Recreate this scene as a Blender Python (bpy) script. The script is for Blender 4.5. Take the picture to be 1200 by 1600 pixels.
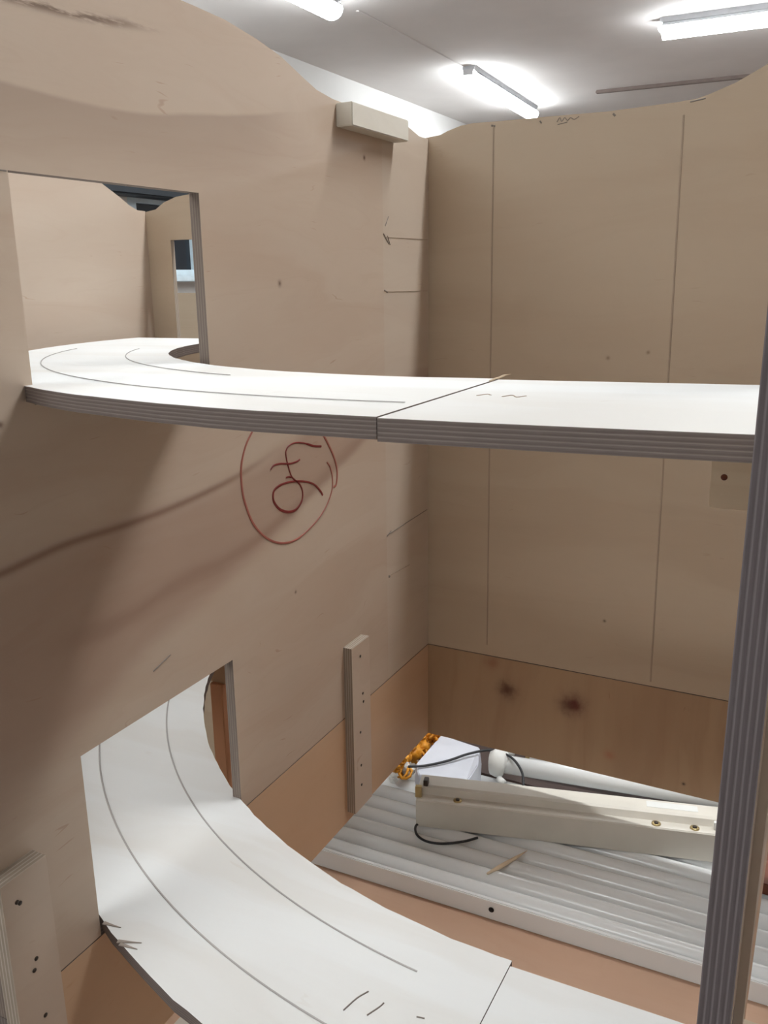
import bpy, bmesh, math, random
from mathutils import Vector, Matrix
random.seed(4)
for o in list(bpy.data.objects): bpy.data.objects.remove(o)
S = bpy.context.scene
COL = S.collection

# ------------------------------------------------------------------ camera
cam_d = bpy.data.cameras.new('camera'); cam = bpy.data.objects.new('camera', cam_d); COL.objects.link(cam)
cam_d.sensor_fit = 'HORIZONTAL'; cam_d.sensor_width = 36.0; cam_d.lens = 36.0*1368.0/1200.0
cam_d.clip_start = 0.02
r_ = Vector((0.89069693, 0.45442639, -0.01247528)); u_ = Vector((-0.1076386, 0.23747991, 0.96541039)); f_ = Vector((-0.44167059, 0.85854525, -0.26043644))
Mx = Matrix((r_, u_, -f_)).transposed().to_4x4(); Mx.translation = Vector((0.42518929, -0.94473511, 0.5802128))
cam.matrix_world = Mx
S.camera = cam
# ------------------------------------------------------------------ world + exposure
S.view_settings.view_transform = 'Standard'; S.view_settings.look = 'None'
S.view_settings.gamma = 1.0; S.view_settings.use_curve_mapping = False
S.view_settings.exposure = 0.0
w = bpy.data.worlds.new('world'); S.world = w; w.use_nodes = True
w.node_tree.nodes['Background'].inputs[0].default_value = (0.02, 0.03, 0.05, 1)
w.node_tree.nodes['Background'].inputs[1].default_value = 0.3
LAMP_STRENGTH = 55.0
LAMP_COLOUR = (0.94, 0.98, 1.0)

# ------------------------------------------------------------------ helpers
def srgb(r, g, b):
    f = lambda c: (c/255/12.92) if c/255 <= 0.04045 else ((c/255+0.055)/1.055)**2.4
    return (f(r), f(g), f(b), 1.0)

class NT:
    """tiny expression builder over a material's node tree"""
    def __init__(s, name):
        s.m = bpy.data.materials.new(name); s.m.use_nodes = True
        s.t = s.m.node_tree; s.b = s.t.nodes['Principled BSDF']
    def n(s, kind): return s.t.nodes.new(kind)
    def put(s, sock, v):
        if isinstance(v, (int, float)): sock.default_value = v
        elif isinstance(v, tuple): sock.default_value = v
        else: s.t.links.new(v, sock)
    def math(s, op, a, b=0.0, c=0.0, clamp=False):
        n = s.n('ShaderNodeMath'); n.operation = op; n.use_clamp = clamp
        s.put(n.inputs[0], a); s.put(n.inputs[1], b); s.put(n.inputs[2], c); return n.outputs[0]
    def xyz(s, src='Object'):
        t = s.n('ShaderNodeTexCoord'); sp = s.n('ShaderNodeSeparateXYZ'); s.t.links.new(t.outputs[src], sp.inputs[0])
        return sp.outputs[0], sp.outputs[1], sp.outputs[2]
    def comb(s, x, y, z):
        n = s.n('ShaderNodeCombineXYZ'); s.put(n.inputs[0], x); s.put(n.inputs[1], y); s.put(n.inputs[2], z); return n.outputs[0]
    def noise(s, vec, scale, detail=3.0, rough=0.55, dist=0.0):
        n = s.n('ShaderNodeTexNoise'); s.put(n.inputs['Vector'], vec); n.inputs['Scale'].default_value = scale
        n.inputs['Detail'].default_value = detail; n.inputs['Roughness'].default_value = rough; n.inputs['Distortion'].default_value = dist
        return n.outputs['Fac']
    def mix(s, f, a, b, mode='MIX'):
        n = s.n('ShaderNodeMix'); n.data_type = 'RGBA'; n.blend_type = mode; n.clamp_factor = True
        s.put(n.inputs['Factor'], f); s.put(n.inputs[6], a); s.put(n.inputs[7], b); return n.outputs[2]
    def step(s, v, lo, hi):
        n = s.n('ShaderNodeMapRange'); n.interpolation_type = 'SMOOTHSTEP'
        s.put(n.inputs[0], v); n.inputs[1].default_value = lo; n.inputs[2].default_value = hi
        n.inputs[3].default_value = 0.0; n.inputs[4].default_value = 1.0; return n.outputs[0]
    def curve(s, v, pts):
        n = s.n('ShaderNodeFloatCurve'); c = n.mapping.curves[0]
        c.points[0].location = pts[0]; c.points[1].location = pts[-1]
        for p in pts[1:-1]: c.points.new(*p)
        n.mapping.update(); s.put(n.inputs['Value'], v); return n.outputs[0]
    def gauss(s, d, w):           # exp(-(d/w)^2)
        q = s.math('DIVIDE', d, w); return s.math('EXPONENT', s.math('MULTIPLY', s.math('MULTIPLY', q, q), -1.0))
    def bump(s, h, strength, dist=0.002):
        n = s.n('ShaderNodeBump'); n.inputs['Strength'].default_value = strength; n.inputs['Distance'].default_value = dist
        s.put(n.inputs['Height'], h); s.t.links.new(n.outputs[0], s.b.inputs['Normal'])
    def done(s, col, rough=0.5, spec=0.4):
        s.put(s.b.inputs['Base Color'], col); s.put(s.b.inputs['Roughness'], rough)
        s.b.inputs['Specular IOR Level'].default_value = spec; return s.m

def plain(name, rgb, rough=0.5, metal=0.0, var=0.05, scale=20.0, spec=0.4):
    t = NT(name); c = srgb(*rgb); x, y, z = t.xyz()
    n = t.noise(t.comb(x, y, z), scale)
    d = tuple(max(0.0, k*(1-var*2)) for k in c[:3])+(1.0,)
    t.b.inputs['Metallic'].default_value = metal
    return t.done(t.mix(t.step(n, 0.35, 0.7), c, d), rough, spec)

def veneer(name, light, dark, along, up, feature=None, knots=(), streak=1.0, figure=0.5, rough=0.55):
    """rotary cut veneer: `along` / `up` are the two in-plane axes (0,1,2), grain runs with `along`"""
    t = NT(name); c = t.xyz(); a, u = c[along], c[up]
    big = t.noise(t.comb(t.math('MULTIPLY', a, 1.0), t.math('MULTIPLY', u, 4.0), 0.0), 3.0, 4, 0.5, 0.6)
    warp = t.math('MULTIPLY', t.math('SUBTRACT', big, 0.5), 0.2)
    uu = t.math('ADD', u, warp)
    fine = t.noise(t.comb(t.math('MULTIPLY', a, 6.0), t.math('MULTIPLY', uu, 120.0), 0.0), 1.0, 4, 0.6)
    mid = t.noise(t.comb(t.math('MULTIPLY', a, 1.6), t.math('MULTIPLY', uu, 16.0), 3.0), 1.0, 3, 0.5)
    k = t.math('ADD', t.math('MULTIPLY', t.step(mid, 0.35, 0.75), figure), t.math('MULTIPLY', t.step(fine, 0.45, 0.8), 0.16*streak))
    flecks = t.noise(t.comb(t.math('MULTIPLY', a, 26.0), t.math('MULTIPLY', uu, 170.0), 9.0), 1.0, 2, 0.5)
    k = t.math('ADD', k, t.math('MULTIPLY', t.step(flecks, 0.70, 0.76), 0.8*streak))
    col = t.mix(k, srgb(*light), srgb(*dark))
    if feature: col = feature(t, a, u, col)
    for (ka, ku, r, strength, rgb) in knots:
        da = t.math('SUBTRACT', a, ka); du = t.math('SUBTRACT', u, ku)
        wob = t.noise(t.comb(t.math('MULTIPLY', a, 90.0), t.math('MULTIPLY', u, 90.0), 1.0), 1.0, 3)
        d = t.math('SQRT', t.math('ADD', t.math('MULTIPLY', da, da), t.math('MULTIPLY', du, du)))
        d = t.math('ADD', d, t.math('MULTIPLY', t.math('SUBTRACT', wob, 0.5), r*1.3))
        col = t.mix(t.math('MULTIPLY', t.gauss(d, r), strength), col, srgb(*rgb))
    t.bump(fine, 0.08, 0.0006)
    return t.done(col, rough, 0.35)

def ply_edge(name, dark=(120, 103, 92), light=(158, 140, 125), layers=5):
    t = NT(name); u, v, _ = t.xyz('UV')
    ph = t.math('MULTIPLY', v, math.pi*layers)
    sn = t.math('ABSOLUTE', t.math('SINE', ph))
    g = t.noise(t.comb(t.math('MULTIPLY', u, 60.0), t.math('MULTIPLY', v, 14.0), 0.0), 1.0, 4, 0.7)
    k = t.math('ADD', t.math('SUBTRACT', 1.0, t.step(sn, 0.15, 0.75)), t.math('MULTIPLY', t.math('SUBTRACT', g, 0.5), 0.9), clamp=True)
    t.bump(t.math('ADD', sn, g), 0.3, 0.0008)
    return t.done(t.mix(k, srgb(*dark), srgb(*light)), 0.75, 0.2)

def ob(name, me, parent=None, mats=()):
    o = bpy.data.objects.new(name, me); COL.objects.link(o)
    for m in mats: me.materials.append(m)
    if parent: o.parent = parent
    return o
def empty(name, label, cat, loc=(0, 0, 0), group=None):
    o = bpy.data.objects.new(name, None); COL.objects.link(o); o.location = loc; o.empty_display_size = 0.05
    return tag(o, label, cat, group)
def tag(o, label=None, cat=None, group=None, kind=None):
    if label: o['label'] = label
    if cat: o['category'] = cat
    if group: o['group'] = group
    if kind: o['kind'] = kind
    return o
def finish(bm, name, parent=None, mats=(), smooth=False):
    bmesh.ops.recalc_face_normals(bm, faces=bm.faces)
    me = bpy.data.meshes.new(name); bm.to_mesh(me); bm.free()
    if smooth:
        for p in me.polygons: p.use_smooth = True
    return ob(name, me, parent, mats)

AX = {'x': lambda a, b, t: (t, a, b), 'y': lambda a, b, t: (a, t, b), 'z': lambda a, b, t: (a, b, t)}
def prism(name, plane, outer, t0, t1, mats, holes=(), parent=None):
    """sheet: outline (and holes) in the plane, thickness t0..t1; faces mats[0], edges mats[1] with UV v across the thickness"""
    f = AX[plane]; bm = bmesh.new(); uv = bm.loops.layers.uv.new('uv')
    loops = [outer]+list(holes); rings = {}
    for t in (t0, t1):
        edges = []; rings[t] = []
        for lp in loops:
            vs = [bm.verts.new(f(a, b, t)) for a, b in lp]; rings[t].append(vs)
            edges += [bm.edges.new((vs[i], vs[(i+1) % len(vs)])) for i in range(len(vs))]
        bmesh.ops.triangle_fill(bm, use_beauty=True, use_dissolve=False, edges=edges)
    for fc in bm.faces: fc.material_index = 0
    for r0, r1 in zip(rings[t0], rings[t1]):
        L = 0.0
        for i in range(len(r0)):
            j = (i+1) % len(r0); d = (r0[j].co-r0[i].co).length
            fc = bm.faces.new((r0[i], r0[j], r1[j], r1[i])); fc.material_index = min(1, len(mats)-1)
            for lp, q in zip(fc.loops, ((L, 0), (L+d, 0), (L+d, 1), (L, 1))): lp[uv].uv = q
            L += d
    return finish(bm, name, parent, mats)
def box(name, x0, x1, y0, y1, z0, z1, mats, parent=None, bevel=0.0, thin=None):
    """block; thin = axis letter of the thickness whose edges show ply"""
    if thin:
        q = {'x': ((y0, y1), (z0, z1), (x0, x1)), 'y': ((x0, x1), (z0, z1), (y0, y1)), 'z': ((x0, x1), (y0, y1), (z0, z1))}[thin]
        (a0, a1), (b0, b1), (t0, t1) = q
        return prism(name, thin, [(a0, b0), (a1, b0), (a1, b1), (a0, b1)], t0, t1, mats, parent=parent)
    bm = bmesh.new(); bmesh.ops.create_cube(bm, size=1.0)
    for v in bm.verts: v.co = Vector(((x0+x1)/2+v.co.x*(x1-x0), (y0+y1)/2+v.co.y*(y1-y0), (z0+z1)/2+v.co.z*(z1-z0)))
    if bevel: bmesh.ops.bevel(bm, geom=bm.edges[:], offset=bevel, segments=2, affect='EDGES')
    return finish(bm, name, parent, mats)
def tube_bm(bm, pts, r, seg=10):
    pts = [Vector(p) for p in pts]; prev = None; n = len(pts)
    up = Vector((0.13, 0.21, 0.97)).normalized()
    for i, p in enumerate(pts):
        d = (pts[min(i+1, n-1)]-pts[max(i-1, 0)]).normalized()
        a = d.cross(up)
        if a.length < 1e-3: a = d.cross(Vector((1, 0, 0)))
        a.normalize(); b = d.cross(a).normalized()
        rr = r[i] if isinstance(r, (list, tuple)) else r
        ring = [bm.verts.new(p+(a*math.cos(k*2*math.pi/seg)+b*math.sin(k*2*math.pi/seg))*rr) for k in range(seg)]
        if prev:
            for k in range(seg): bm.faces.new((prev[k], prev[(k+1) % seg], ring[(k+1) % seg], ring[k]))
        else: bm.faces.new(ring[::-1])
        prev = ring
    bm.faces.new(prev)
def tube(name, pts, r, mats, parent=None, seg=10):
    bm = bmesh.new(); tube_bm(bm, pts, r, seg); return finish(bm, name, parent, mats, smooth=True)
def catmull(P, n=8):
    P = [Vector(p) for p in P]; Q = [P[0]*2-P[1]]+P+[P[-1]*2-P[-2]]; out = []
    for i in range(1, len(Q)-2):
        for k in range(n):
            t = k/n; a, b, c, d = Q[i-1:i+3]
            out.append(0.5*((2*b)+(c-a)*t+(2*a-5*b+4*c-d)*t*t+(3*b-a-3*c+d)*t**3))
    out.append(P[-1]); return out
def stroke(name, pts, width, normal, mats, parent, smooth_n=6, lift=0.0004):
    """a drawn line lying on a surface: thin raised ribbon"""
    N = Vector(normal); P = catmull(pts, smooth_n) if smooth_n > 1 and len(pts) > 2 else [Vector(p) for p in pts]
    bm = bmesh.new(); prev = None; n = len(P)
    for i, p in enumerate(P):
        d = (P[min(i+1, n-1)]-P[max(i-1, 0)]).normalized(); s = d.cross(N).normalized()
        wd = (width[min(int(i/(n-1)*(len(width)-1)+0.5), len(width)-1)] if isinstance(width, (list, tuple)) else width)/2
        ring = [bm.verts.new(q) for q in (p+s*wd, p+s*wd*0.6+N*lift, p-s*wd*0.6+N*lift, p-s*wd)]
        if prev:
            for k in range(3): bm.faces.new((prev[k], prev[k+1], ring[k+1], ring[k]))
        prev = ring
    return finish(bm, name, parent, mats)
def disc(name, c, axis, r, h, mats, parent, seg=14, rim=0.0):
    """short cylinder standing on c along axis"""
    A = Vector(axis).normalized(); c = Vector(c)
    pts = [c, c+A*h*0.7, c+A*h]; return tube(name, pts, [r, r, r*(1-rim)], mats, parent, seg)

# ------------------------------------------------------------------ materials
GX = lambda pts: [((y+0.7)/0.7, z) for y, z in pts]
def left_feature(t, a, u, col):
    n0 = t.math('MULTIPLY', t.math('SUBTRACT', t.noise(t.comb(t.math('MULTIPLY', a, 8.0), t.math('MULTIPLY', u, 25.0), 0.0), 1.0, 3), 0.5), 0.02)
    n1 = t.noise(t.comb(t.math('MULTIPLY', a, 22.0), t.math('MULTIPLY', u, 130.0), 5.0), 1.0, 4, 0.7)
    x = t.math('DIVIDE', t.math('ADD', a, 0.7), 0.7)
    uw = t.math('ADD', u, n0)
    # reddish heartwood area
    cz = t.curve(x, GX([(-.7, .33), (-.6, .345), (-.5, .37), (-.4, .38), (-.3, .405), (-.2, .435), (-.1, .45), (0, .46)]))
    ww = t.curve(x, GX([(-.7, .085), (-.6, .08), (-.5, .06), (-.4, .045), (-.3, .04), (-.2, .03), (-.1, .022), (0, .02)]))
    d = t.math('ABSOLUTE', t.math('SUBTRACT', uw, cz)); k = t.math('DIVIDE', d, ww)
    col = t.mix(t.math('MULTIPLY', t.math('SUBTRACT', 1.0, t.step(k, 0.6, 1.15)), 0.5), col, srgb(150, 118, 102))
    # main dark vein
    v1 = t.curve(x, GX([(-.7, .412), (-.62, .413), (-.56, .417), (-.5, .416), (-.44, .418), (-.37, .425), (-.33, .433), (-.2, .46), (0, .48)]))
    g = t.gauss(t.math('SUBTRACT', t.math('ADD', u, t.math('MULTIPLY', n0, 0.12)), v1), 0.0028)
    col = t.mix(t.math('MULTIPLY', t.math('MULTIPLY', g, t.math('SUBTRACT', 1.0, t.step(a, -0.42, -0.30))), 0.6), col, srgb(104, 66, 50))
    # figure loop below it
    v2 = t.curve(x, GX([(-.7, .33), (-.6, .352), (-.55, .353), (-.5, .352), (-.45, .356), (-.4, .358), (-.3, .375), (-.2, .41), (0, .46)]))
    g = t.gauss(t.math('SUBTRACT', uw, v2), 0.006)
    col = t.mix(t.math('MULTIPLY', t.math('MULTIPLY', g, t.step(a, -0.6, -0.52)), 0.4), col, srgb(130, 98, 84))
    # upper vein, warmer below it
    v3 = t.curve(x, GX([(-.7, .692), (-.57, .687), (-.47, .686), (-.407, .693), (-.328, .705), (-.23, .721), (-.15, .73), (0, .74)]))
    dd = t.math('SUBTRACT', v3, t.math('ADD', u, t.math('MULTIPLY', n0, 0.3)))
    band = t.math('MULTIPLY', t.step(dd, -0.001, 0.003), t.math('SUBTRACT', 1.0, t.step(dd, 0.0, 0.07)))
    col = t.mix(t.math('MULTIPLY', band, t.math('MULTIPLY', 0.6, t.math('SUBTRACT', 1.0, t.step(a, -0.35, -0.24)))), col, srgb(152, 130, 114))
    # torn dark streak near the top edge
    v4 = t.curve(x, GX([(-.7, .722), (-.58, .729), (-.505, .733), (-.435, .740), (-.3, .745), (0, .75)]))
    g = t.gauss(t.math('SUBTRACT', u, v4), 0.0026)
    g = t.math('MULTIPLY', g, t.step(n1, 0.42, 0.56)); g = t.math('MULTIPLY', g, t.math('SUBTRACT', 1.0, t.step(a, -0.5, -0.42)))
    col = t.mix(t.math('MULTIPLY', g, 0.8), col, srgb(92, 66, 50))
    # paler leaf of veneer beside the corner
    col = t.mix(t.math('MULTIPLY', t.step(a, -0.1135, -0.1115), 0.3), col, srgb(196, 186, 172))
    return col
M = {}
M['left'] = veneer('birch_veneer_left', (191, 173, 155), (174, 149, 129), 1, 2, left_feature, figure=0.45,
                   knots=[(-.305, .575, .0025, .9, (80, 55, 42)), (-.15, .69, .002, .9, (90, 60, 45)), (-.60, .50, .002, .8, (90, 60, 45)), (-.3, .297, .0016, .9, (90, 70, 55))])
M['back'] = veneer('birch_veneer_back', (187, 169, 147), (172, 150, 127), 0, 2, figure=0.45, streak=0.5,
                   knots=[(.209, .493, .002, .6, (110, 85, 60)), (.25, .5, .0016, .6, (110, 85, 60)), (.221, .196, .0016, .8, (80, 65, 50))])
M['ply'] = veneer('birch_veneer_plain', (196, 179, 162), (182, 158, 138), 1, 2, figure=0.4)
M['shelf'] = veneer('overexposed_birch_shelf', (224, 225, 224), (205, 198, 188), 0, 1, figure=0.45, streak=0.25)  # same ply as the panels; overexposure painted in as a paler base
M['plank_left'] = veneer('pine_plank_left', (200, 168, 138), (186, 148, 116), 1, 2, figure=0.35, streak=0.5)
M['plank_back'] = veneer('pine_plank_back', (172, 144, 114), (152, 118, 90), 2, 0, figure=0.6, streak=0.8,
                         knots=[(.085, .107, .0105, .95, (92, 58, 44)), (.083, .189, .0125, 1.0, (96, 46, 38)), (.078, .180, .008, .6, (110, 84, 66)),
                                (.118, .087, .009, .5, (140, 80, 58)), (.013, .321, .002, .95, (50, 40, 35)), (.028, .235, .006, .5, (165, 95, 68))])
M['pine'] = veneer('pine_block', (190, 174, 152), (170, 146, 120), 1, 2, figure=0.5)
M['pine_pale'] = veneer('pale_pine_block', (226, 208, 182), (204, 178, 148), 1, 2, figure=0.5)
M['pine_grey'] = veneer('weathered_pale_block', (212, 206, 194), (188, 178, 162), 1, 2, figure=0.4)
M['beam'] = veneer('orange_timber', (192, 142, 106), (168, 114, 80), 2, 0, figure=0.6)
M['bench'] = veneer('pink_beech_board', (196, 162, 138), (184, 144, 118), 0, 1, figure=0.4)
M['edge'] = ply_edge('plywood_edge_shelf', (112, 101, 96), (134, 123, 116), 5)
M['edge_mid'] = ply_edge('plywood_edge_middle', (122, 109, 100), (142, 129, 119), 4)
M['edge_dark'] = ply_edge('plywood_edge_dark', (98, 90, 91), (124, 116, 117), 5)
M['edge_light'] = ply_edge('plywood_edge_light', (150, 136, 122), (184, 172, 158), 4)
M['pencil'] = plain('pencil_graphite', (128, 118, 110), 0.6)
M['pencil_faint'] = plain('faint_pencil_graphite', (168, 149, 130), 0.6)
M['pencil_shelf'] = plain('grey_pencil_on_shelf', (172, 168, 165), 0.6)
M['marker'] = plain('red_marker_ink', (118, 40, 38), 0.5)
M['marker_faint'] = plain('faint_red_marker_ink', (156, 92, 80), 0.5)
M['screw'] = plain('dark_steel', (70, 62, 56), 0.4, 0.6)
M['hole'] = plain('dark_hole', (22, 18, 16), 0.9)
M['enamel'] = plain('white_radiator_enamel', (230, 231, 230), 0.2, 0, 0.0, spec=0.5)
M['fixture'] = plain('cream_painted_steel', (214, 208, 196), 0.4, 0, 0.03)
M['tubeglass'] = plain('white_fluorescent_tube', (236, 238, 238), 0.15, 0, 0.01)
M['plastic'] = plain('white_plastic', (222, 222, 218), 0.35, 0, 0.03)
M['brass'] = plain('pale_brass', (190, 168, 120), 0.3, 0.7)
M['foam'] = plain('white_paper_wrap', (206, 208, 216), 0.8, 0, 0.04)
M['orange'] = plain('orange_plastic', (222, 150, 40), 0.5)
M['edge_mark'] = plain('torn_veneer_wood', (150, 138, 128), 0.8)
M['cable'] = plain('black_cable', (42, 42, 44), 0.45)
M['shade_board'] = plain('bench_shade_brown', (62, 46, 40), 0.6)  # shade colour for the added sheet on the bench
M['red_board'] = plain('red_brown_board', (112, 62, 42), 0.6)
M['splinter'] = plain('pale_wood_splinter', (226, 204, 174), 0.6)
M['wall'] = plain('white_wall_paint', (226, 226, 224), 0.8, 0, 0.02, 2.0)
M['ceiling'] = plain('white_ceiling_paint', (234, 231, 229), 0.85, 0, 0.02, 3.0)
M['floor'] = veneer('brown_floor', (112, 84, 64), (92, 66, 50), 0, 1, figure=0.5, rough=0.35)
M['frame'] = plain('pale_blue_white_frame', (206, 222, 230), 0.4)
M['pelmet'] = plain('grey_blue_box', (28, 34, 40), 0.6)
M['conduit_dark'] = plain('brown_grey_conduit', (118, 104, 98), 0.6)
M['lampbody'] = plain('white_lamp_body', (200, 202, 206), 0.5)
M['lampcap'] = plain('grey_lamp_cap', (205, 206, 208), 0.5)
M['conduit'] = plain('grey_conduit', (150, 145, 142), 0.6)
t = NT('night_glass'); M['glass'] = t.done(srgb(24, 30, 38), 0.06, 0.6)
t = NT('lit_diffuser'); t.b.inputs['Emission Color'].default_value = LAMP_COLOUR+(1,); t.b.inputs['Emission Strength'].default_value = LAMP_STRENGTH
M['glow'] = t.done((0.9, 0.9, 0.9, 1), 0.4)

t = NT('lit_diffuser_dim'); t.b.inputs['Emission Color'].default_value = LAMP_COLOUR+(1,); t.b.inputs['Emission Strength'].default_value = LAMP_STRENGTH*.7
M['glow_weak'] = t.done((0.9, 0.9, 0.9, 1), 0.4)  # dimmer diffuser for the added fill lamp

t = NT('lit_diffuser_soft'); t.b.inputs['Emission Color'].default_value = LAMP_COLOUR+(1,); t.b.inputs['Emission Strength'].default_value = LAMP_STRENGTH*.75
M['glow_soft'] = t.done((0.9, 0.9, 0.9, 1), 0.4)

# ------------------------------------------------------------------ room
FZ, CZ, XL, XR, YF, YB = -0.78, 1.73, -2.38, 3.2, -2.6, 7.6
def struct(o): return tag(o, kind='structure')
struct(box('floor', XL-.1, XR+.1, YF-.1, YB+.1, FZ-.06, FZ, [M['floor']]))
struct(box('ceiling', XL-.1, XR+.1, YF-.1, YB+.1, CZ, CZ+.06, [M['ceiling']]))
WY0, WY1, WZ0, WZ1 = 2.12, 3.3, 0.59, 0.94
struct(prism('wall_left', 'x', [(YF-.1, FZ), (YB+.1, FZ), (YB+.1, CZ), (YF-.1, CZ)], XL-.1, XL, [M['wall']], holes=[[(WY0, WZ0), (WY1, WZ0), (WY1, WZ1), (WY0, WZ1)]]))
struct(box('wall_right', XR, XR+.1, YF, YB, FZ, CZ, [M['wall']]))
struct(box('wall_back', XL, XR, YB, YB+.1, FZ, CZ, [M['wall']]))
struct(box('wall_front', XL, XR, YF-.1, YF, FZ, CZ, [M['wall']]))
win = struct(prism('window_1', 'x', [(WY0, WZ0), (WY1, WZ0), (WY1, WZ1), (WY0, WZ1)], XL-.06, XL-.01, [M['frame']],
             holes=[[(2.185, .62), (2.56, .62), (2.56, .905), (2.185, .905)], [(2.62, .62), (2.92, .62), (2.92, .905), (2.62, .905)], [(3.0, .62), (3.24, .62), (3.24, .905), (3.0, .905)]]))
for a, b in ((2.185, 2.56), (2.62, 2.92), (3.0, 3.24)):
    box('pane', XL-.04, XL-.034, a, b, .62, .905, [M['glass']], win)
box('window_sill', XL-.02, XL+.09, WY0-.05, WY1+.05, .565, .59, [M['frame']], win, bevel=.004)
box('shutter_box', XL, XL+.10, 1.3, 3.6, .922, 1.15, [M['pelmet']], win, bevel=.008)
struct(box('trim_1', -1.16, -.2, 5.225, 5.26, CZ-.02, CZ, [M['conduit_dark']], bevel=.004))
struct(box('trim_2', -1.665, -1.645, 2.9, 4.38, CZ-.005, CZ, [M['ceiling']], bevel=.003))
struct(box('trim_3', -.42, -.1, 5.62, 5.66, CZ-.02, CZ, [M['conduit']], bevel=.004))

def ceiling_lamp(cx, cy, length, along, label, glow='glow'):
    e = empty('ceiling_lamp', label, 'lamp', (cx, cy, CZ))
    def lp(pts_profile, a0, a1, name, mat, smooth=False):
        bm = bmesh.new(); rings = []
        for a in (a0, a1):
            rings.append([bm.verts.new((p, a, q) if along == 'y' else (a, p, q)) for p, q in pts_profile])
        n = len(pts_profile)
        for k in range(n): bm.faces.new((rings[0][k], rings[0][(k+1) % n], rings[1][(k+1) % n], rings[1][k]))
        bm.faces.new(rings[0]); bm.faces.new(rings[1][::-1])
        return finish(bm, name, e, [M[mat]])
    h = length/2
    lp([(-.040, 0), (.040, 0), (.034, -.022), (-.034, -.022)], -h+.01, h-.01, 'housing', 'lampbody')
    prof = [(.050*math.cos(q), -.052-.038*math.sin(q)) for q in [2*math.pi*k/18 for k in range(18)]]
    df = lp(prof, -h+.02, h-.02, 'diffuser', glow); df.data.materials.append(M['lampbody'])
    for pg in df.data.polygons:
        if pg.normal.z > .4: pg.material_index = 1
    for s in (-1, 1):
        lp([(-.03, -.02), (.03, -.02), (.03, -.05), (-.03, -.05)], s*h-.0 if s < 0 else h-.018, s*h+.018 if s < 0 else h, 'end_clip', 'lampcap')
    return e
ceiling_lamp(-1.655, 1.95, 1.5, 'y', 'white tube lamp cut off by the top picture edge', 'glow_soft')
ceiling_lamp(-1.66, 4.865, 1.43, 'y', 'white tube lamp seen whole just above the back plywood top', 'glow_soft').rotation_euler.z = math.radians(3)
ceiling_lamp(.26, 3.74, 1.5, 'x', 'large white tube lamp at the top right corner of the photo', 'glow_soft')
ceiling_lamp(.45, .15, 1.5, 'x', 'white tube lamp on the ceiling right above the back partition')
ceiling_lamp(-.65, -2.1, 1.5, 'x', 'unseen white tube lamp added behind the camera as fill', 'glow_weak')  # added out of view to brighten the back panel
ceiling_lamp(2.0, 3.74, 1.5, 'x', 'white tube lamp on the ceiling to the right of the corner one')

# ------------------------------------------------------------------ partitions
BX0, BX1 = -.41, 1.7
# left partition of the main bay (plane x = 0)
L_ = empty('partition_panel', 'left plywood partition with two openings and a circled red number', 'partition', (0, 0, 0))
top = [(0, .7245), (-.024, .7245), (-.05, .730), (-.10, .7325), (-.16, .732), (-.208, .733), (-.235, .736), (-.255, .7415), (-.29, .752), (-.324, .758), (-.363, .7625), (-.40, .7635), (-.5, .765), (-.652, .766)]
up_hole = [(-.574, .508), (-.4055, .508), (-.4055, .64), (-.574, .64)]
out = [(-.652, .1265), (-.570, .1265), (-.570, .270), (-.400, .270), (-.400, .1265), (0, .1265)]+top
sheet = prism('plywood_sheet', 'x', out, -.009, 0, [M['left'], M['edge_mid']], holes=[up_hole], parent=L_)
lp_ = box('base_plank', -.014, 0, -.652, 0, 0, .1255, [M['plank_left'], M['edge']], L_, thin='x')
def cleat(name, y0, y1, z0, z1, screws, x1=.010):
    c = box(name, 0, x1, y0, y1, z0, z1, [M['ply'], M['edge_light']], L_, thin='x')
    for (yy, zz) in screws: disc('screw', (x1-.0002, yy, zz), (1, 0, 0), .0015, .0006, [M['screw']], c, 10)
    return c
cleat('joining_cleat', -.215, -.176, .012, .207, [(-.197, .192), (-.193, .147), (-.2, .104), (-.2, .064), (-.2, .04), (-.192, .137)])
cleat('joining_cleat', -.652, -.617, .012, .228, [(-.642, .211), (-.640, .209), (-.634, .163), (-.6365, .156), (-.633, .118)], .012)
box('stop_block', 0, .017, -.203, -.086, .7105, .7305, [M['pine_grey']], L_, bevel=.0008)
# drawn marks
X = (1, 0, 0); e_ = .0002
def P2(pts): return [(e_, y, z) for y, z in pts]
ell = [(-.3532, .4589), (-.3641, .4486), (-.3709, .4374), (-.374, .4255), (-.3734, .4096), (-.3701, .3977), (-.3622, .3811), (-.3497, .367), (-.3335, .3558), (-.3162, .3492), (-.2978, .3468), (-.2782, .3496), (-.2576, .3561), (-.2414, .3651), (-.23, .3775), (-.2275, .39), (-.2311, .4019), (-.2371, .4086)]
ell2 = [(-.3532, .4589), (-.335, .469), (-.30, .475), (-.268, .462), (-.2425, .4357), (-.2327, .4242), (-.2228, .4095), (-.2181, .3956), (-.2206, .3829), (-.2262, .3813)]
six = [(-.2465, .4253), (-.2598, .428), (-.2758, .4334), (-.2913, .4364), (-.3021, .4354), (-.3069, .4312), (-.306, .4235), (-.3035, .4162), (-.2996, .4077), (-.2937, .4025), (-.2863, .3971), (-.282, .3891), (-.2842, .3808), (-.2941, .3752), (-.3065, .3759), (-.3197, .3814), (-.3279, .3893), (-.3297, .3956), (-.327, .4009), (-.315, .4033), (-.2969, .402), (-.2782, .398), (-.2621, .3919), (-.2508, .383), (-.2466, .3779)]
crs = [(-.3318, .4197), (-.3267, .4225), (-.3165, .4221), (-.3018, .4193), (-.291, .4189), (-.2847, .4198)]
tk = [(-.3087, .4079), (-.304, .4078), (-.2996, .4065)]
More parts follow.
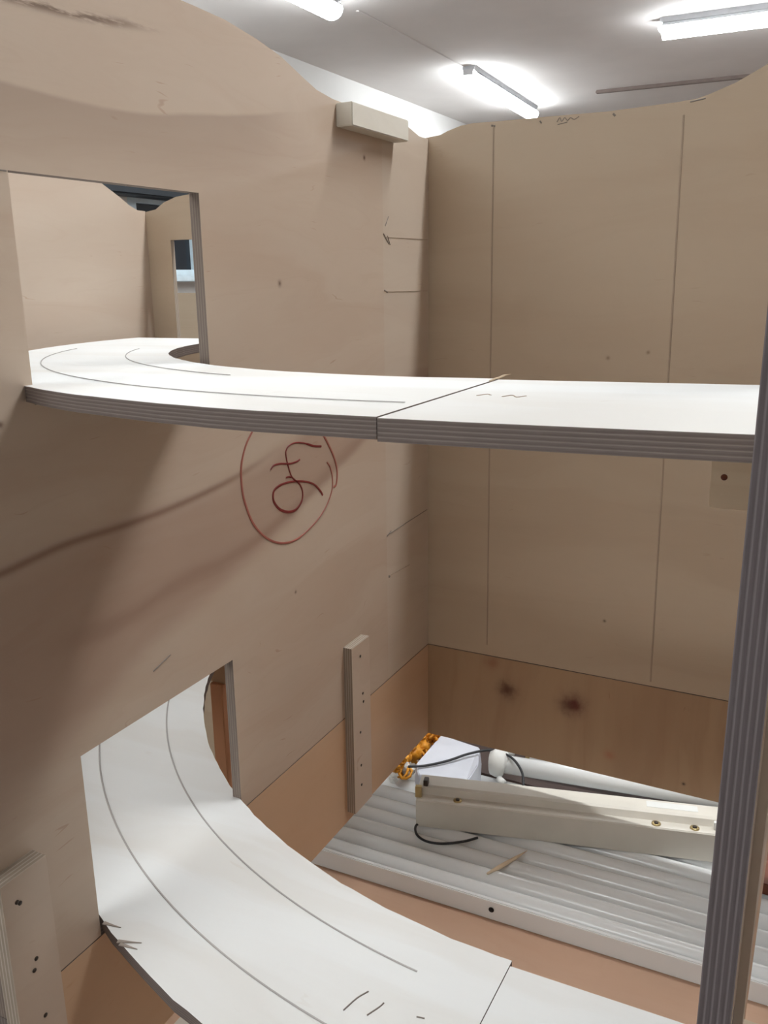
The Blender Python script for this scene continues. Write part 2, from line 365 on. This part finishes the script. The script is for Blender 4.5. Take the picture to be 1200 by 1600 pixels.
stroke('marker_ring', P2(ell), [.0022, .0026, .0022, .0018, .0018], X, [M['marker_faint']], sheet)
stroke('marker_ring', P2(ell2), .0026, X, [M['marker_faint']], sheet)
stroke('marker_digit', P2(six), [.0022, .0015, .0015, .0018, .0026, .0026, .002, .0024], X, [M['marker']], sheet)
stroke('marker_digit', P2(crs), .0018, X, [M['marker']], sheet)
stroke('marker_digit', P2(tk), .0015, X, [M['marker']], sheet)
for a, b, wd, m in [((-.11, .6185), (-.002, .619), .0006, 'pencil_faint'), ((-.112, .5645), (-.002, .563), .0006, 'pencil_faint'), ((-.113, .301), (-.004, .3045), .0008, 'pencil'),
                    ((-.105, .252), (-.055, .249), .0006, 'pencil_faint'), ((-.108, .629), (-.1, .639), .001, 'pencil'), ((-.112, .622), (-.1, .612), .0014, 'pencil'),
                    ((-.103, .62), (-.097, .611), .0008, 'pencil'), ((-.112, .566), (-.104, .5635), .0014, 'pencil'), ((-.113, .2995), (-.102, .3035), .0012, 'pencil'), ((-.110, .2525), (-.106, .2505), .0026, 'pencil'),
                    ((-.495, .300), (-.475, .3055), .0011, 'pencil'), ((-.652, .641), (-.575, .6395), .0008, 'pencil')]:
    stroke('pencil_line', P2([a, b]), wd, X, [M[m]], sheet, 1)

# back partition (plane y = 0)
B_ = empty('partition_panel', 'long back plywood partition across the bays with pencilled upright lines', 'partition', (0, 0, 0))
prof = [(BX0, .6655), (-.392, .668), (-.378, .676), (-.357, .682), (-.331, .6845), (-.28, .688), (-.2, .70), (-.1, .715), (-.03, .723), (.003, .7265), (.014, .7275), (.023, .731), (.038, .735), (.053, .7365), (.078, .736), (.13, .736), (.196, .7355), (.263, .738), (.28, .7395), (.292, .7425), (.314, .750), (.34, .763), (.38, .778), (.45, .79), (.7, .8), (BX1, .8)]
off = 0.0
outer = [(x+off, z) for x, z in [(BX0, .1265), (-.395, .1265), (-.395, .265), (-.245, .265), (-.245, .1265), (BX1, .1265)]+prof[::-1]]
hole_b = [(-.371+off, .494), (-.212+off, .494), (-.212+off, .629), (-.371+off, .629)]
bsheet = prism('plywood_sheet', 'y', outer, 0, .007, [M['back'], M['edge_light']], holes=[hole_b], parent=B_)
box('base_plank', BX0+off, BX1+off, 0, .014, 0, .1255, [M['plank_back'], M['edge']], B_, thin='y')
Yn = (0, -1, 0)
def PB(pts): return [(x+off, -e_, z) for x, z in pts]
for (xa, za), (xb, zb), wd in [((.0755, .733), (.0795, .140), .0016), ((.269, .726), (.2765, .132), .0018)]:
    stroke('pencil_line', PB([(xa, za), (xb, zb)]), wd, Yn, [M['pencil_faint']], bsheet, 1)
for pts, wd in [([(.073, .7325), (.0775, .7315)], .002), ([(.126, .7325), (.128, .730)], .0014), ([(.144, .730), (.147, .734), (.149, .730), (.152, .7335), (.155, .7305), (.158, .733), (.162, .731), (.167, .7335)], .0008),
                ([(.145, .7275), (.155, .729)], .0007), ([(.201, .733), (.2035, .7305)], .002), ([(.274, .737), (.288, .739)], .0014)]:
    stroke('pencil_mark', PB(pts), wd, Yn, [M['pencil']], bsheet, 3)

# partition of the next bay (plane x = -.41)
N_ = empty('partition_panel', 'plywood partition of the far bay seen through the upper opening', 'partition', (-.41, 0, 0))
pt = [(0, .6665), (-.015, .667), (-.03, .6725), (-.045, .681), (-.085, .700), (-.12, .713), (-.2, .728), (-.3, .735), (-.652, .745)]
prism('plywood_sheet', 'x', [(-.652, .1265), (0, .1265)]+pt, -.012, 0, [M['ply'], M['edge_light']], parent=N_)
box('base_plank', -.014, 0, -.652, 0, 0, .1255, [M['plank_left'], M['edge']], N_, thin='x')

# low panel behind the back opening
F_ = empty('rear_partition', 'low pale plywood panel behind the small far opening', 'partition', (-.7, .4, FZ))
box('plywood_sheet', -.35, .4, 0, .012, 0, .5535-FZ, [M['pine'], M['edge_light']], F_, thin='y')

# right partition, seen end on: its layered front edge stands before the picture's right side
C_ = empty('partition_panel', 'right plywood partition showing only its thick dark layered front edge', 'partition', (.405, 0, 0))
topc = [(0, .772), (-.1, .778), (-.25, .79), (-.652, .80)]
PT = .0117
prism('plywood_sheet', 'x', [(-.652, .1265), (-.636, .1265), (-.636, .300), (-.476, .300), (-.476, .1265), (0, .1265)]+topc, 0, PT, [M['ply'], M['edge_dark']],
      holes=[[(-.6345, .5075), (-.475, .5075), (-.475, .655), (-.6345, .655)]], parent=C_)
box('base_plank', 0, PT, -.652, 0, 0, .1255, [M['plank_left'], M['edge_dark']], C_, thin='x')
box('corner_block', PT, .10, -.640, -.600, .250, .268, [M['pine']], C_, bevel=.001)
box('joining_cleat', PT, PT+.0035, -.628, -.598, .268, .50, [M['ply'], M['ply']], C_, thin='x')
sb = box('shelf_block', .3735, .4048, -.472, -.442, .4605, .5105, [M['pine_pale']], None, bevel=.001)
tag(sb, 'small knotted pine block under the upper shelf beside the right upright', 'block')
disc('knot', (.3800, -.4719, .4775), (0, -1, 0), .0017, .0003, [M['red_board']], sb, 12)

# ------------------------------------------------------------------ curved track shelves
def zf(z0, g, xc, Rm):
    s0 = Rm*math.asin(xc/Rm)
    return (lambda ph: z0+g*(s0-Rm*ph)), (lambda x: z0+g*(s0+x-xc))
def shelf_arc(name, xc, yc, Ro, Ri, z0, g, th, ph0, ph1, n, label, xa=0.0, w_wob=.0006):
    """arc from angle ph0 to ph1 plus a straight lead of length xa at ph0"""
    Rm = (Ro+Ri)/2; za, zs = zf(z0, g, xc, Rm); bm = bmesh.new(); uv = bm.loops.layers.uv.new('uv'); prev = None
    secs = []
    if xa:
        for k in range(3): secs.append(('s', xc+xa*(1-k/3.0)))
    for i in range(n+1): secs.append(('a', ph0+(ph1-ph0)*i/n))
    L = 0.0
    for i, (k, q) in enumerate(secs):
        wob = random.uniform(-w_wob, w_wob)
        if k == 's': z = zs(q); o = (q, yc-Ro); ii = (q, yc-Ri)
        else:
            z = za(q); o = (xc-(Ro+wob)*math.sin(q), yc-(Ro+wob)*math.cos(q)); ii = (xc-(Ri+wob)*math.sin(q), yc-(Ri+wob)*math.cos(q))
        ring = [bm.verts.new((o[0], o[1], z)), bm.verts.new((ii[0], ii[1], z)), bm.verts.new((ii[0], ii[1], z-th)), bm.verts.new((o[0], o[1], z-th))]
        if prev:
            d = (ring[0].co-prev[0].co).length
            for j in range(4):
                fc = bm.faces.new((prev[j], prev[(j+1) % 4], ring[(j+1) % 4], ring[j]))
                fc.material_index = 1 if j in (1, 3) else 0
                va, vb = ((0, 1) if j == 1 else (1, 0))
                for lp, c in zip(fc.loops, ((L, va), (L, vb), (L+d, vb), (L+d, va))): lp[uv].uv = c
            L += d
        else:
            fc = bm.faces.new(ring); fc.material_index = 1
            for lp, c in zip(fc.loops, ((0, 0), (.15, 0), (.15, 1), (0, 1))): lp[uv].uv = c
        prev = ring
    fc = bm.faces.new(prev[::-1]); fc.material_index = 1
    for lp, c in zip(fc.loops, ((0, 1), (.15, 1), (.15, 0), (0, 0))): lp[uv].uv = c
    o = finish(bm, name, None, [M['shelf'], M['edge']]); tag(o, label, 'shelf'); return o, za, zs
def arc_line(parent, xc, yc, R, za, zs, p0, p1, wd, mat, xa=0.0, n=60):
    pts = []
    if xa: pts.append((xc+xa, yc-R, zs(xc+xa)+e_))
    for i in range(n+1):
        p = p0+(p1-p0)*i/n; pts.append((xc-R*math.sin(p), yc-R*math.cos(p), za(p)+e_))
    stroke('pencil_line', pts, wd, (0, 0, 1), [M[mat]], parent, 1)

# upper shelf
UX, UY, URo, URi, UZ, UG = .244, -.02, .611, .466, .5195, .02
us, za, zs = shelf_arc('curved_shelf', UX, UY, URo, URi, UZ, UG, .0095, 0, math.radians(84), 60,
                       'upper curved plywood shelf passing through the left partition', xa=.0168)
arc_line(us, UX, UY, .570, za, zs, 0.0, math.radians(62), .0008, 'pencil_shelf', xa=.01)
arc_line(us, UX, UY, .503, za, zs, math.radians(18), math.radians(60), .0008, 'pencil_shelf')
uz0 = zs(.2605)
def straight(name, x0, x1, ya0, ya1, yb0, yb1, z0, z1, th, label, skew=0.0):
    """straight shelf: near edge y ya0->ya1, far edge yb0->yb1"""
    bm = bmesh.new(); uv = bm.loops.layers.uv.new('uv'); prev = None; N = 24
    for i in range(N+1):
        k = i/N; x = x0+(x1-x0)*k; z = z0+(z1-z0)*k; w0 = random.uniform(-.0006, .0006)
        xn = x-(skew if i == 0 else 0); ring = [bm.verts.new(c) for c in ((xn, ya0+(ya1-ya0)*k+w0, z), (x, yb0+(yb1-yb0)*k, z), (x, yb0+(yb1-yb0)*k, z-th), (xn, ya0+(ya1-ya0)*k+w0, z-th))]
        if prev:
            for j in range(4):
                fc = bm.faces.new((prev[j], prev[(j+1) % 4], ring[(j+1) % 4], ring[j])); fc.material_index = 1 if j in (1, 3) else 0
                va, vb = ((0, 1) if j == 1 else (1, 0)); a, b = x-(x1-x0)/N, x
                for lp, c in zip(fc.loops, ((a, va), (a, vb), (b, vb), (b, va))): lp[uv].uv = c
        else: fc = bm.faces.new(ring); fc.material_index = 1
        prev = ring
    fc = bm.faces.new(prev[::-1]); fc.material_index = 1
    return tag(finish(bm, name, None, [M['shelf'], M['edge']]), label, 'shelf')
us2 = straight('straight_shelf', .2612, 1.15, UY-URo-.0005, UY-URo+.004, UY-URi, UY-URi+.004, zs(.2612)-.0005, zs(1.15), .0098,
               'upper straight plywood shelf joined at the curved one and passing behind the upright')
for k, (a, b) in enumerate([((.2605, -.4955), (.2665, -.484)), ((.2615, -.505), (.267, -.497))]):
    tube('splinter', [(.2604, -.4868-k*.012, uz0), (.2625+.001*k, -.484-k*.012, uz0+.0015), (.2665, -.481-k*.01, uz0+.0022)], [.0006, .0005, .0001], [M['splinter']], us2, 5)
for pts in ([(.275, -.555), (.278, -.549), (.281, -.552)], [(.288, -.556), (.291, -.55), (.295, -.556), (.298, -.551)]):
    stroke('pencil_mark', [(x, y, zs(x)-.0006) for x, y in pts], .0008, (0, 0, 1), [M['pencil_faint']], us2, 3)

# lower shelf
LX, LY, LRo, LRi, LZ, LG = .286, .062, .692, .544, .138, .02
ls, za2, zs2 = shelf_arc('curved_shelf', LX, LY, LRo, LRi, LZ, LG, .0095, math.radians(.9), math.radians(82), 70,
                         'lower wide curved plywood shelf sweeping through the lower opening', w_wob=.0005)
arc_line(ls, LX, LY, .6475, za2, zs2, math.radians(4), math.radians(78), .0015, 'pencil_shelf')
arc_line(ls, LX, LY, .582, za2, zs2, math.radians(6), math.radians(76), .0015, 'pencil_shelf')
def arcpt(R, deg, dz=0.0):
    p = math.radians(deg); return (LX-R*math.sin(p), LY-R*math.cos(p), za2(p)+dz)
for deg, ln in ((24.0, .007), (22.0, .011), (21.7, .006)):
    a = Vector(arcpt(LRo+.0004, deg, .0002)); b = Vector(arcpt(LRo-ln, deg-1.1, .0002)); s = (b-a).cross(Vector((0, 0, 1))).normalized()*.0009
    stroke('torn_veneer', [a, b], [.0035, .0004], (0, 0, 1), [M['edge_mark']], ls, 1)
for pts in ([(.197, -.565), (.200, -.553), (.204, -.545)], [(.212, -.562), (.216, -.553), (.217, -.549)], [(.24, -.55), (.245, -.549)]):
    stroke('pencil_mark', [(x, y, za2(math.atan2(LX-x, LY-y))+e_) for x, y in pts], .001, (0, 0, 1), [M['pencil']], ls, 3)
xj = .2625
ls2 = straight('straight_shelf', LX-LRi*math.sin(math.radians(.9))+.0005, 1.15, LY-LRo, LY-LRo, LY-LRi-.0045, LY-LRi, zs2(.277)-.0001, zs2(1.15), .0095,
               'lower straight plywood shelf at the bottom joined to the sweeping one', (LRo-LRi)*math.sin(math.radians(.9)))

# supports that carry the box
def leg(x, y, label, z1=0.0, s=.022):
    return tag(box('trestle_leg', x-s/2, x+s/2, y-s/2, y+s/2, FZ, z1, [M['beam']], None, bevel=.001), label, 'leg')
leg(-.341, .004, 'orange timber leg seen through the lower opening')
leg(-.34, -.63, 'timber leg out of view under the far bay front')
leg(1.62, .006, 'timber leg out of view under the back partition')
leg(.411, -.635, 'timber leg out of view under the right partition front', s=.02)
leg(-.007, -.638, 'timber leg out of view under the left partition front', s=.02)

# ------------------------------------------------------------------ low bench with the stored things
BZ = -.126
bench = empty('low_bench', 'low pinkish wooden bench under the plywood bays carrying radiator', 'bench', (.5, -.2, FZ))
box('bench_top', -.72, 1.0, -.42, .365, BZ-.022-FZ, BZ-FZ, [M['bench']], bench, bevel=.001)
tag(box('light_blocking_board', -.22, .95, .372, .388, BZ-.10, -.015, [M['bench']], None, bevel=.001), 'unseen added board blocking lamp light under the back plank', 'board')  # added out of view to stop lamp light passing under the back plank
for x in (-.66, .94):
    for y in (-.36, .31): box('leg', x-.025, x+.025, y-.025, y+.025, 0, BZ-.022-FZ, [M['beam']], bench, bevel=.002)
wb = box('laminated_board', -.076, .20, -.60, -.418, BZ, BZ+.012, [M['fixture']], None, bevel=.001)
tag(wb, 'white laminated board peeping out below the lower curved shelf', 'board')
db = box('shade_board', -.10, .9, .114, .33, BZ, BZ+.012, [M['shade_board']], None, bevel=.001)  # added dark sheet: shade on the bench top put into colour
tag(db, 'dark sheet standing in for shade on the bench below the tubes', 'board')
rb = box('brown_block', .395, .46, -.005, .1, -.099, -.085, [M['red_board']], None, bevel=.001)
tag(rb, 'reddish brown wood block on the ribs right of the upright', 'block')

# ribbed radiator lying flat
RA = math.radians(1.3)
rad = empty('panel_radiator', 'white ribbed panel radiator lying flat under the bays', 'radiator', (-.155, -.1545, BZ)); rad.rotation_euler = (0, 0, RA)
RL = 1.15; RW = .250
box('back_plate', 0, RL, .002, RW, 0, .014, [M['enamel']], rad, bevel=.001)
rail = box('edge_rail', 0, RL, 0, .006, .0, .0255, [M['enamel']], rad, bevel=.0012)
disc('rail_hole', (.300, -.0002, .014), (0, -1, 0), .0032, .0006, [M['hole']], rail, 14)
prof = [(-.0119*math.cos(q), -.003+.0182*math.sin(q)) for q in [math.pi*k/14 for k in range(15)]]
bm = bmesh.new(); rings = []
for i, xx in enumerate((0.004, 0.012, RL-.012, RL-.004)):
    k = 0.3 if i in (0, 3) else 1.0
    rings.append([bm.verts.new((xx, p, .0138+q*k)) for p, q in prof])
for a, b in zip(rings, rings[1:]):
    for k in range(len(prof)-1): bm.faces.new((a[k], a[k+1], b[k+1], b[k]))
for r in (rings[0], rings[-1]): bm.faces.new(r)
rib0 = finish(bm, 'rib', rad, [M['enamel']], smooth=True); rib0.location = (0, .0190, 0)
nr = 9
for i in range(1, nr):
    o = rib0.copy(); COL.objects.link(o); o.parent = rad; o.location = (0, .0190+i*.0265, 0)

# old batten light lying on it
FA = math.atan2(.089, .345)
fx = empty('batten_light', 'cream metal batten light housing lying across the radiator ribs', 'lamp', (.0115, -.063, -.0968)); fx.rotation_euler = (0, 0, FA)
FL = .372
bm = bmesh.new(); pr = [(0, 0), (0, .036), (.0015, .0375), (.016, .0365), (.020, .044), (.024, .0455), (.046, .0455), (.049, .042), (.049, 0)]
rr = [[bm.verts.new((x, p, q)) for p, q in pr] for x in (0, FL)]
for k in range(len(pr)): bm.faces.new((rr[0][k], rr[0][(k+1) % len(pr)], rr[1][(k+1) % len(pr)], rr[1][k]))
bm.faces.new(rr[0]); bm.faces.new(rr[1][::-1]); finish(bm, 'housing', fx, [M['fixture']])
for x in (.052, .292, .336):
    wz = disc('washer', (x, .0085, .0368), (0, 0, 1), .0055, .0014, [M['brass']], fx, 16)
    disc('screw', (x, .0085, .0380), (0, 0, 1), .0026, .0016, [M['screw']], wz, 12)
box('end_bracket', -.002, .006, .006, .012, .0365, .052, [M['brass']], fx, bevel=.0006)
box('end_clip', .006, .012, .020, .03, .045, .053, [M['screw']], fx, bevel=.0006)
box('tube_clip', FL-.014, FL-.002, .01, .016, .0365, .046, [M['plastic']], fx, bevel=.0006)
box('paper_label', FL-.09, FL-.03, .030, .042, .0454, .0458, [M['plastic']], fx)

# loose fluorescent tubes
TA = math.atan2(.041, .278); rt = .0125
ft = empty('fluorescent_tube', 'thick white fluorescent tube with a lumpy holder behind the batten light', 'tube', (.066, .090, -.0770)); ft.rotation_euler = (0, 0, TA)
tube('glass_tube', [(0, 0, 0.001), (.34, 0, 0.001)], rt, [M['tubeglass']], ft, 24)
h_ = tube('lamp_holder', [(-.012, 0, 0), (-.010, 0, 0), (-.002, 0, .001), (.008, 0, .001), (.012, 0, 0)], [.004, .016, .0195, .0195, .014], [M['plastic']], ft, 18)
tube('holder_ear', [(.0, .02, .002), (.006, .028, .006), (.018, .03, .006)], [.009, .011, .006], [M['plastic']], h_, 10)
tube('holder_pin', [(.006, -.022, -.010), (.014, -.030, -.010)], [.005, .005], [M['plastic']], h_, 10)
ft2 = empty('fluorescent_tube', 'thin white fluorescent tube right below the back plank', 'tube', (.098, .138, -.084)); ft2.rotation_euler = (0, 0, math.radians(5))
tube('glass_tube', [(0, 0, 0), (.31, 0, 0)], .008, [M['tubeglass']], ft2, 18)
for x in (-.006, .31): tube('end_cap', [(x, 0, 0), (x+.006, 0, 0)], .0082, [M['brass']], ft2, 16)
ft3 = empty('fluorescent_tube', 'white fluorescent tube lying close against the batten light', 'tube', (.095, .052, -.0885)); ft3.rotation_euler = (0, 0, math.radians(11.5))
tube('glass_tube', [(0, 0, 0), (.27, 0, 0)], .008, [M['tubeglass']], ft3, 18)

# paper wrapped foam block
bm = bmesh.new(); q = [(-.034, .122), (.034, .112), (.052, .060), (.052, .013), (-.012, -.006), (-.034, .03)]
a = [bm.verts.new((x, y, -.0985)) for x, y in q]; b = [bm.verts.new((x*.93, y*.95+.002, -.070+(.004 if i == 2 else 0))) for i, (x, y) in enumerate(q)]
for k in range(len(q)): bm.faces.new((a[k], a[(k+1) % len(q)], b[(k+1) % len(q)], b[k]))
bm.faces.new(b); bm.faces.new(a[::-1]); bmesh.ops.bevel(bm, geom=bm.edges[:], offset=.0015, segments=2, affect='EDGES')
tag(finish(bm, 'paper_packet', None, [M['foam']]), 'white paper packet in the corner beside the batten light', 'packet')

# orange crumpled net in the corner
bm = bmesh.new()
for i in range(34):
    c = Vector((random.uniform(-.066, -.044), random.uniform(.0, .125), random.uniform(-.084, -.055)))
    c.x += .012*(c.y/.12)
    pts = []; R0 = random.uniform(.004, .009); ax = Vector((random.uniform(-1, 1), random.uniform(-1, 1), random.uniform(-.3, 1))).normalized(); s = ax.orthogonal().normalized(); t_ = ax.cross(s)
    for k in range(9): pts.append(c+(s*math.cos(k*.75)+t_*math.sin(k*.75))*R0*random.uniform(.8, 1.2))
    tube_bm(bm, pts, random.uniform(.0012, .0026), 6)
for i in range(20):
    q = random.random(); c = Vector((-.058+.010*q+random.uniform(-.006, .006), .005+.12*q, -.082+random.uniform(-.006, .010)))
    r = bmesh.ops.create_icosphere(bm, subdivisions=2, radius=random.uniform(.006, .010), matrix=Matrix.Translation(c))
    for v in r['verts']:
        d = v.co-c; v.co = c+d*(1+.35*math.sin(d.x*900+i)*math.cos(d.y*1100+i*2))
net = tag(finish(bm, 'crumpled_net', None, [M['orange']], smooth=True), 'crumpled orange plastic net in the corner under the partitions', 'net')
bm = bmesh.new()
for i in range(9):
    c = Vector((-.048+random.uniform(-.008, .010), .012+random.uniform(-.01, .03), -.080+random.uniform(-.008, .010)))
    bmesh.ops.create_icosphere(bm, subdivisions=1, radius=random.uniform(.004, .008), matrix=Matrix.Translation(c))
finish(bm, 'crumpled_paper', net, [M['plastic']])

# cable
cb = [(-.035, .012, -.066), (-.015, .026, -.0665), (.008, .049, -.0655), (.028, .076, -.064), (.052, .094, -.062), (.083, .088, -.060), (.108, .064, -.062), (.119, .040, -.070), (.120, .026, -.080)]
tube('black_cable', catmull(cb, 8), .0018, [M['cable']], None, 8)
bpy.data.objects['black_cable']['label'] = 'thin black cable curving over the paper packet and tube'; bpy.data.objects['black_cable']['category'] = 'cable'
cb = [(.03, -.048, -.0952), (.013, -.062, -.0952), (.020, -.080, -.0950), (.036, -.0885, -.0950), (.056, -.085, -.0950), (.078, -.070, -.0950), (.092, -.054, -.0952)]
tag(tube('cable_loop', catmull(cb, 8), .0016, [M['cable']], None, 8), 'black cable loop poking out below the batten light left end', 'cable')
tag(tube('wood_splinter', [(.126, -.111, -.0965), (.135, -.094, -.0960), (.147, -.070, -.0955), (.155, -.052, -.0950)], [.0014, .0028, .0022, .0003], [M['splinter']], None, 6), 'pale pointed wood splinter on the radiator ribs', 'splinter')

# objects built in world metres under offset empties: shift them back
def local_fix(e, worldmade):
    for c in worldmade: c.location = c.location-e.location
B_children = [o for o in B_.children]
for c in B_children: c.location = (0, 0, 0)
